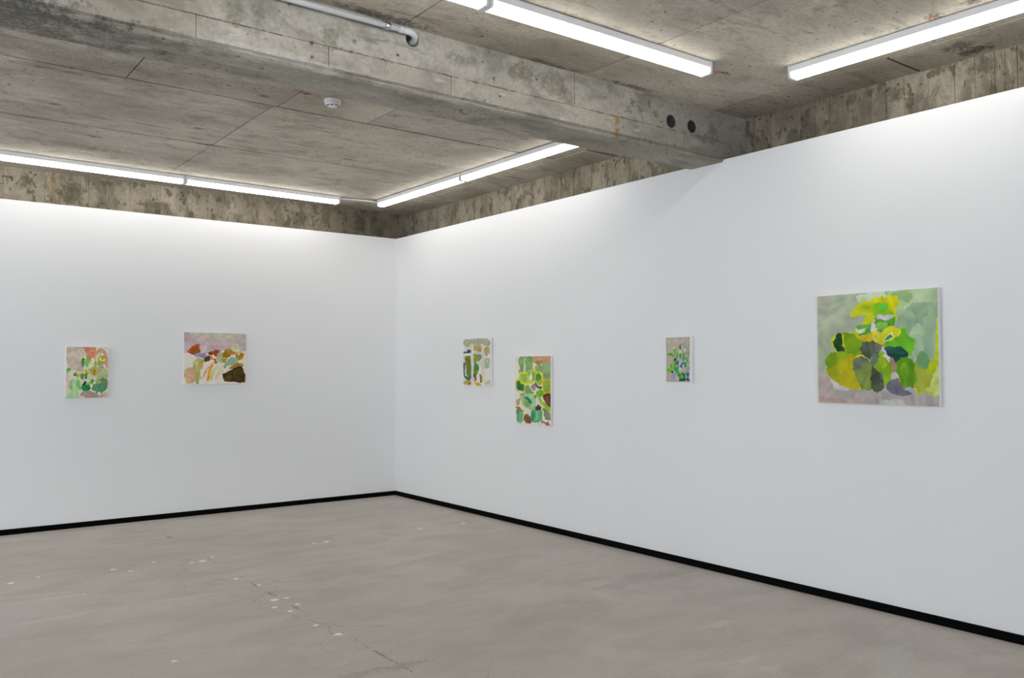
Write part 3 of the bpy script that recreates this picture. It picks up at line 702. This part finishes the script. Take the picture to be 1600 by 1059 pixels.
PB = [('#c3adb0',[(100,130),(1120,140),(1110,440),(960,450),(850,425),(700,425),(560,435),(450,470),(380,440),(300,380),(200,455),(100,480)]),('#b7a3a4',[(100,130),(210,135),(200,300),(110,300)]),('#c6bfaf',[(205,130),(435,135),(415,205),(320,192),(215,198)]),('#bfbaa8',[(425,140),(1010,145),(960,230),(860,275),(760,245),(660,255),(540,275),(450,195)]),
('#bfb0ad',[(955,235),(1120,150),(1110,440),(980,405),(900,300)]),('#cbc9a6',[(866,370),(920,316),(974,326),(1006,440),(940,464),(866,432)]),('#d9d2a9',[(1040,440),(1110,430),(1090,520),(1050,480)]),
('#b4511a',[(176,447),(240,368),(310,326),(364,338),(342,400),(374,462),(280,494),(198,472)]),('#7c5a10',[(236,474),(300,418),(352,428),(374,462),(280,498)]),('#dbd0c8',[(386,444),(430,370),(474,372),(442,440),(420,484)]),('#a48aa8',[(280,492),(340,466),(442,478),(464,510),(442,564),(380,532),(298,527)]),
('#53380f',[(420,582),(460,528),(490,511),(530,540),(512,584),(450,609)]),('#86420f',[(490,470),(530,441),(574,458),(562,494),(520,494)]),('#ad4a22',[(556,462),(600,428),(686,421),(642,490),(612,534),(580,502)]),('#e07040',[(520,518),(552,523),(574,580),(528,572)]),('#d04a14',[(581,563),(612,568),(634,627),(600,636)]),
('#a9b58a',[(680,421),(702,428),(724,560),(712,656),(638,582),(621,540)]),('#a8810f',[(716,502),(770,411),(852,411),(876,450),(842,502),(800,546),(728,539)]),('#a58d10',[(716,558),(784,556),(762,624),(728,612)]),('#c97a1c',[(871,482),(900,436),(929,470),(890,494)]),('#b5860f',[(936,463),(1000,456),(1059,478),(1054,547),(990,586),(941,552)]),('#ded6cc',[(960,470),(1000,470),(985,510)]),
('#8fae8c',[(736,682),(790,606),(860,536),(954,558),(964,612),(900,644),(800,674),(743,716)]),('#aeb06a',[(250,682),(268,598),(330,556),(424,578),(424,622),(372,682),(362,850),(330,959),(298,932),(268,720)]),('#c1bd7c',[(280,620),(330,570),(330,700),(310,800)]),
('#d1ac86',[(121,742),(200,696),(274,718),(284,932),(158,954),(148,880),(116,842)]),('#c3b37e',[(121,742),(200,700),(200,760),(130,790)]),('#e59a3c',[(368,684),(424,606),(402,682),(368,744)]),('#e79a1c',[(486,762),(520,656),(586,611),(562,672),(532,742),(522,862),(488,936),(478,832)]),('#e0973a',[(411,852),(418,790),(480,698),(504,688),(442,790),(425,864)]),('#e0973a',[(366,828),(394,860),(380,896)]),
('#c3c48a',[(526,852),(560,746),(654,656),(654,690),(592,772),(542,936)]),('#dbbd9c',[(596,882),(640,776),(726,654),(662,792),(610,906)]),('#e0c2a2',[(646,862),(700,766),(776,728),(692,802),(650,906)]),
('#a97c2c',[(826,712),(870,676),(930,648),(940,631),(1044,637),(1055,692),(900,714),(840,734)]),('#b07a10',[(1040,690),(1064,780),(1089,830),(1084,950),(1050,945),(1040,800)]),('#3b2c08',[(731,802),(830,768),(960,686),(1040,686),(1058,780),(1072,830),(1066,942),(1000,944),(900,924),(748,919)]),('#54430a',[(760,850),(860,820),(862,902),(760,912)]),('#4a3c0a',[(900,760),(980,720),(1010,880),(930,890)])]

PC = [('#a9ab97',[(110,150),(180,112),(350,102),(545,100),(606,150),(604,244),(540,254),(480,212),(400,202),(300,212),(250,202),(230,170)]),('#a3aa8c',[(104,170),(150,112),(232,128),(244,180),(190,246),(128,234)]),('#c2c052',[(190,242),(240,202),(254,240),(208,264)]),
('#bcc8c4',[(114,290),(200,268),(184,322)]),('#33465e',[(114,342),(170,345),(220,296),(260,318),(248,364),(190,358),(122,379)]),('#b5a868',[(296,230),(420,212),(464,250),(464,322),(430,354),(296,322)]),('#a38d6a',[(388,272),(458,290),(430,354)]),('#a9b5d4',[(306,348),(454,370),(454,399),(400,388)]),
('#b3a564',[(500,300),(530,266),(600,272),(600,372),(545,425),(500,382)]),('#a9b498',[(505,500),(550,456),(610,488),(590,660),(500,642)]),('#bccaa8',[(112,400),(152,440),(130,524)]),('#587a22',[(186,430),(240,416),(254,480),(264,700),(258,845),(208,824),(168,750),(173,650)]),('#6f8a2a',[(200,430),(240,420),(245,560),(205,560)]),('#96661a',[(146,428),(187,428),(182,560),(177,645),(148,560)]),
('#35596a',[(112,538),(152,560),(142,700),(152,780),(232,832),(249,885),(180,855),(126,802)]),('#97981a',[(296,390),(340,376),(363,440),(369,532),(330,564),(308,614),(296,540)]),('#4d7a24',[(306,560),(384,580),(405,660),(372,742),(330,804),(301,782)]),('#8da01a',[(336,700),(394,698),(370,755)]),('#4e8258',[(296,570),(350,556),(386,590),(320,645)]),
('#7f9352',[(351,398),(455,410),(443,472),(390,525),(357,460)]),('#c2ccba',[(386,540),(475,498),(475,614),(398,624)]),('#2a5a40',[(301,768),(344,778),(320,834)]),('#d4614a',[(316,842),(350,796),(365,850),(328,900)]),('#8c7a2c',[(411,790),(440,756),(460,800),(455,905),(416,904),(428,850)]),('#c9a21c',[(306,898),(380,918),(450,950),(432,975),(358,964)]),
('#b09a48',[(112,902),(170,866),(232,888),(265,920),(252,955),(148,944)]),('#8a7430',[(200,900),(255,925),(245,950),(205,930)]),('#bfc2a8',[(496,922),(560,876),(606,878),(594,934),(518,955)]),('#d9d0a0',[(488,420),(502,420),(502,885),(484,885)]),('#d8d2cc',[(253,200),(292,200),(302,500),(302,940),(264,940),(264,500)]),('#d2cac4',[(460,250),(492,240),(490,420),(482,905),(464,905),(464,400)])]

PD = [('#84a868',[(125,130),(160,100),(210,95),(305,90),(308,272),(210,284),(156,284),(136,200)]),('#d8dcc0',[(205,120),(212,120),(210,285),(195,285)]),('#c79a72',[(305,90),(540,85),(530,184),(440,186),(400,205),(316,184)]),('#a58a58',[(336,148),(445,158),(380,215)]),('#8aa568',[(336,218),(430,216),(440,180),(535,178),(535,395),(440,395),(430,300),(346,284)]),('#95ad78',[(440,185),(530,182),(530,300),(450,310)]),
('#9a9284',[(136,258),(202,282),(138,314)]),('#d2d22c',[(134,318),(200,284),(250,318),(256,424),(200,456),(146,434)]),('#90ba5a',[(150,330),(232,316),(227,402),(190,440),(150,412)]),('#c9d02e',[(84,400),(140,376),(215,458),(205,545),(96,535)]),('#2f6b48',[(97,430),(130,398),(152,448),(198,458),(192,538),(112,520)]),
('#c6cf3a',[(265,268),(345,264),(350,382),(320,424),(235,445),(230,380),(290,380)]),('#8eb55e',[(242,290),(284,266),(284,352),(248,342)]),('#86ac52',[(300,300),(337,288),(337,392),(300,392)]),('#e2e0cc',[(275,330),(300,310),(300,380),(270,410)]),('#cfcf30',[(340,310),(380,284),(436,340),(436,454),(380,476),(335,432)]),('#568c3c',[(347,340),(380,308),(417,350),(402,412),(350,402)]),('#8cb050',[(360,420),(422,398),(412,452),(380,462)]),
('#6c5f72',[(335,452),(350,426),(372,478),(420,478),(420,514),(358,494)]),('#a38a84',[(281,480),(332,446),(340,524),(298,514)]),('#cdbb22',[(426,398),(535,390),(535,582),(436,576)]),('#86a83a',[(442,418),(515,413),(515,540),(447,545)]),('#d3d23c',[(198,520),(212,470),(240,452),(278,510),(330,562),(270,584),(206,568)]),('#76a565',[(208,520),(218,480),(240,462),(270,512),(316,560),(270,574),(216,560)]),
('#6cba1e',[(346,560),(380,520),(434,538),(440,592),(400,615),(356,592)]),('#5e3326',[(425,600),(460,571),(530,576),(530,748),(480,724),(446,650)]),('#84503a',[(450,620),(500,600),(510,700),(470,690)]),('#94c228',[(354,600),(400,616),(444,690),(535,768),(530,806),(470,774),(406,692)]),('#7c4034',[(326,588),(352,598),(343,642),(320,686),(306,660)]),
('#9cc48c',[(140,610),(200,576),(322,576),(340,640),(335,755),(250,766),(186,724),(156,660)]),('#7fa650',[(198,640),(250,680),(282,690),(240,745),(202,702)]),('#107e62',[(184,622),(240,606),(284,660),(294,694),(260,684),(228,642)]),('#b58a80',[(146,582),(190,556),(204,580),(170,604)]),('#a5824c',[(98,650),(113,658),(117,724),(104,712)]),('#a5824c',[(128,638),(142,638),(132,714),(122,700)]),('#9c7240',[(90,742),(130,738),(180,790),(178,810),(120,784)]),
('#6aae82',[(97,780),(120,788),(184,828),(194,902),(150,944),(101,922)]),('#2c8060',[(97,778),(122,788),(116,844)]),('#cdd24c',[(180,830),(200,830),(195,920),(180,920)]),('#84503a',[(191,860),(230,826),(285,890),(279,945),(220,940),(186,912)]),('#553036',[(336,742),(370,716),(410,738),(410,794),(346,804)]),('#d0d24a',[(400,790),(425,760),(425,920),(400,930)]),('#5cab7a',[(281,780),(330,766),(340,800),(415,776),(415,922),(340,940),(286,924)]),('#2c8a62',[(288,800),(322,798),(312,914),(288,912)]),('#82bf92',[(345,810),(375,800),(370,900),(345,910)]),
('#8f8a72',[(425,748),(470,776),(530,828),(525,905),(458,894)]),('#a0604a',[(396,962),(430,914),(460,945),(490,926),(514,972),(480,980),(436,945)])]

PE = [('#beb3a2',[(90,150),(500,140),(500,250),(300,230),(100,260)]),('#ada291',[(300,260),(490,250),(490,480),(380,460)]),('#5a9c1e',[(106,440),(180,426),(230,494),(190,484),(128,468)]),('#d7cfc0',[(210,330),(230,300),(245,340),(225,380)]),('#4fa42a',[(216,382),(240,336),(268,380),(295,524),(258,514),(228,440)]),('#8cc46a',[(240,380),(255,390),(262,480),(248,470)]),
('#2f7a58',[(308,288),(334,266),(334,352),(313,359)]),('#5fa878',[(387,298),(414,290),(414,344),(387,344)]),('#ccd0c4',[(298,370),(338,368),(338,444),(308,444)]),('#ccd0c4',[(387,350),(418,348),(406,425)]),('#3f9a4e',[(306,440),(334,426),(334,534),(313,524)]),('#4aa868',[(371,430),(394,426),(404,545),(366,575)]),('#3fa85a',[(406,520),(485,484),(442,540),(474,606),(438,584)]),('#6db876',[(340,440),(360,440),(365,540),(345,550)]),
('#56a31e',[(196,538),(250,558),(306,546),(252,622),(242,756),(211,744),(217,620)]),('#2a2f8e',[(215,530),(252,516),(259,562),(228,569)]),('#28348f',[(261,600),(305,576),(294,645),(261,634)]),('#b9b8cc',[(288,622),(342,556),(336,645)]),('#2d3c9a',[(326,650),(384,576),(384,622),(357,706),(326,692)]),('#bfc2d4',[(296,688),(344,698),(334,756),(296,744)]),('#aab4c8',[(351,650),(404,616),(414,682),(368,694)]),('#2f9a4a',[(386,600),(434,596),(434,672),(398,695)]),
('#63b12c',[(146,650),(180,616),(205,690),(192,746)]),('#6ab424',[(104,722),(170,706),(180,772),(116,776)]),('#2fa548',[(246,700),(304,646),(294,740),(315,784),(246,794)]),('#97939f',[(406,720),(475,674),(486,722),(440,760)]),('#23247a',[(176,748),(209,758),(203,795),(176,784)]),('#98a3ad',[(154,812),(240,796),(255,872),(222,906),(176,874)]),('#3a3f5c',[(276,800),(324,808),(304,875)]),
('#b9bdc8',[(255,850),(300,870),(300,920),(260,905)]),('#2f9e36',[(306,820),(360,775),(394,830),(384,925),(306,925)]),('#a3c832',[(343,838),(378,838),(372,894)]),('#4fae40',[(396,790),(450,766),(474,800),(420,835)]),('#2a62b0',[(426,800),(474,796),(486,852),(438,875)]),('#1c5c3a',[(368,798),(404,820),(404,905),(378,914)]),('#28463a',[(306,900),(414,893),(414,936),(306,936)]),('#35505a',[(428,890),(474,888),(474,936),(432,936)]),('#c9cdd8',[(478,760),(505,758),(495,945),(473,902)])]

GAIN = 1.16
big = picture([(80,160),(987,92),(1003,988),(90,957)], '#a9b29a', BIG, 236, 206, GAIN, 3)
painting('canvas_painting', (0, -5.9885, 1.6015), .786, .690, .035, 'r', big, 'large painting of broad green and yellow leaves with mauve ground, nearest the camera')
pc = picture([(108,100),(632,85),(628,975),(110,962)], '#dcdad3', PC, 120, 128, GAIN, 31)
painting('canvas_painting', (0, -1.6935, 1.5405), .500, .484, .020, 'r', pc, 'white painting with grey blobs and two green stripes, nearest the room corner')
pd = picture([(88,95),(530,92),(525,985),(82,950)], '#dedac8', PD, 120, 150, GAIN, 47)
painting('canvas_painting', (0, -2.6085, 1.2715), .528, .636, .028, 'r', pd, 'tall green leafy painting hung lowest, with a peach upper right corner')
pe = picture([(98,158),(487,150),(492,945),(103,935)], '#b6ab99', PE, 100, 140, GAIN, 61)
painting('framed_painting', (0, -4.393, 1.5435), .262, .356, .034, 'r', pe, 'small white-framed painting of green stems and blue flowers on beige', framed=True)
pa = picture([(125,125),(850,122),(830,970),(108,975)], '#dcd3c4', PA, 120, 150, GAIN, 77)
painting('canvas_painting', (-3.305, 0, 1.4425), .365, .478, .026, 'l', pa, 'small portrait-format painting of pale green plants with an orange arch')
pb = picture([(118,140),(1106,155),(1092,965),(108,968)], '#e0dacd', PB, 150, 130, GAIN, 91)
painting('canvas_painting', (-2.111, 0, 1.579), .632, .527, .026, 'l', pb, 'landscape-format painting with mauve sky, rust leaves and a dark brown mound')
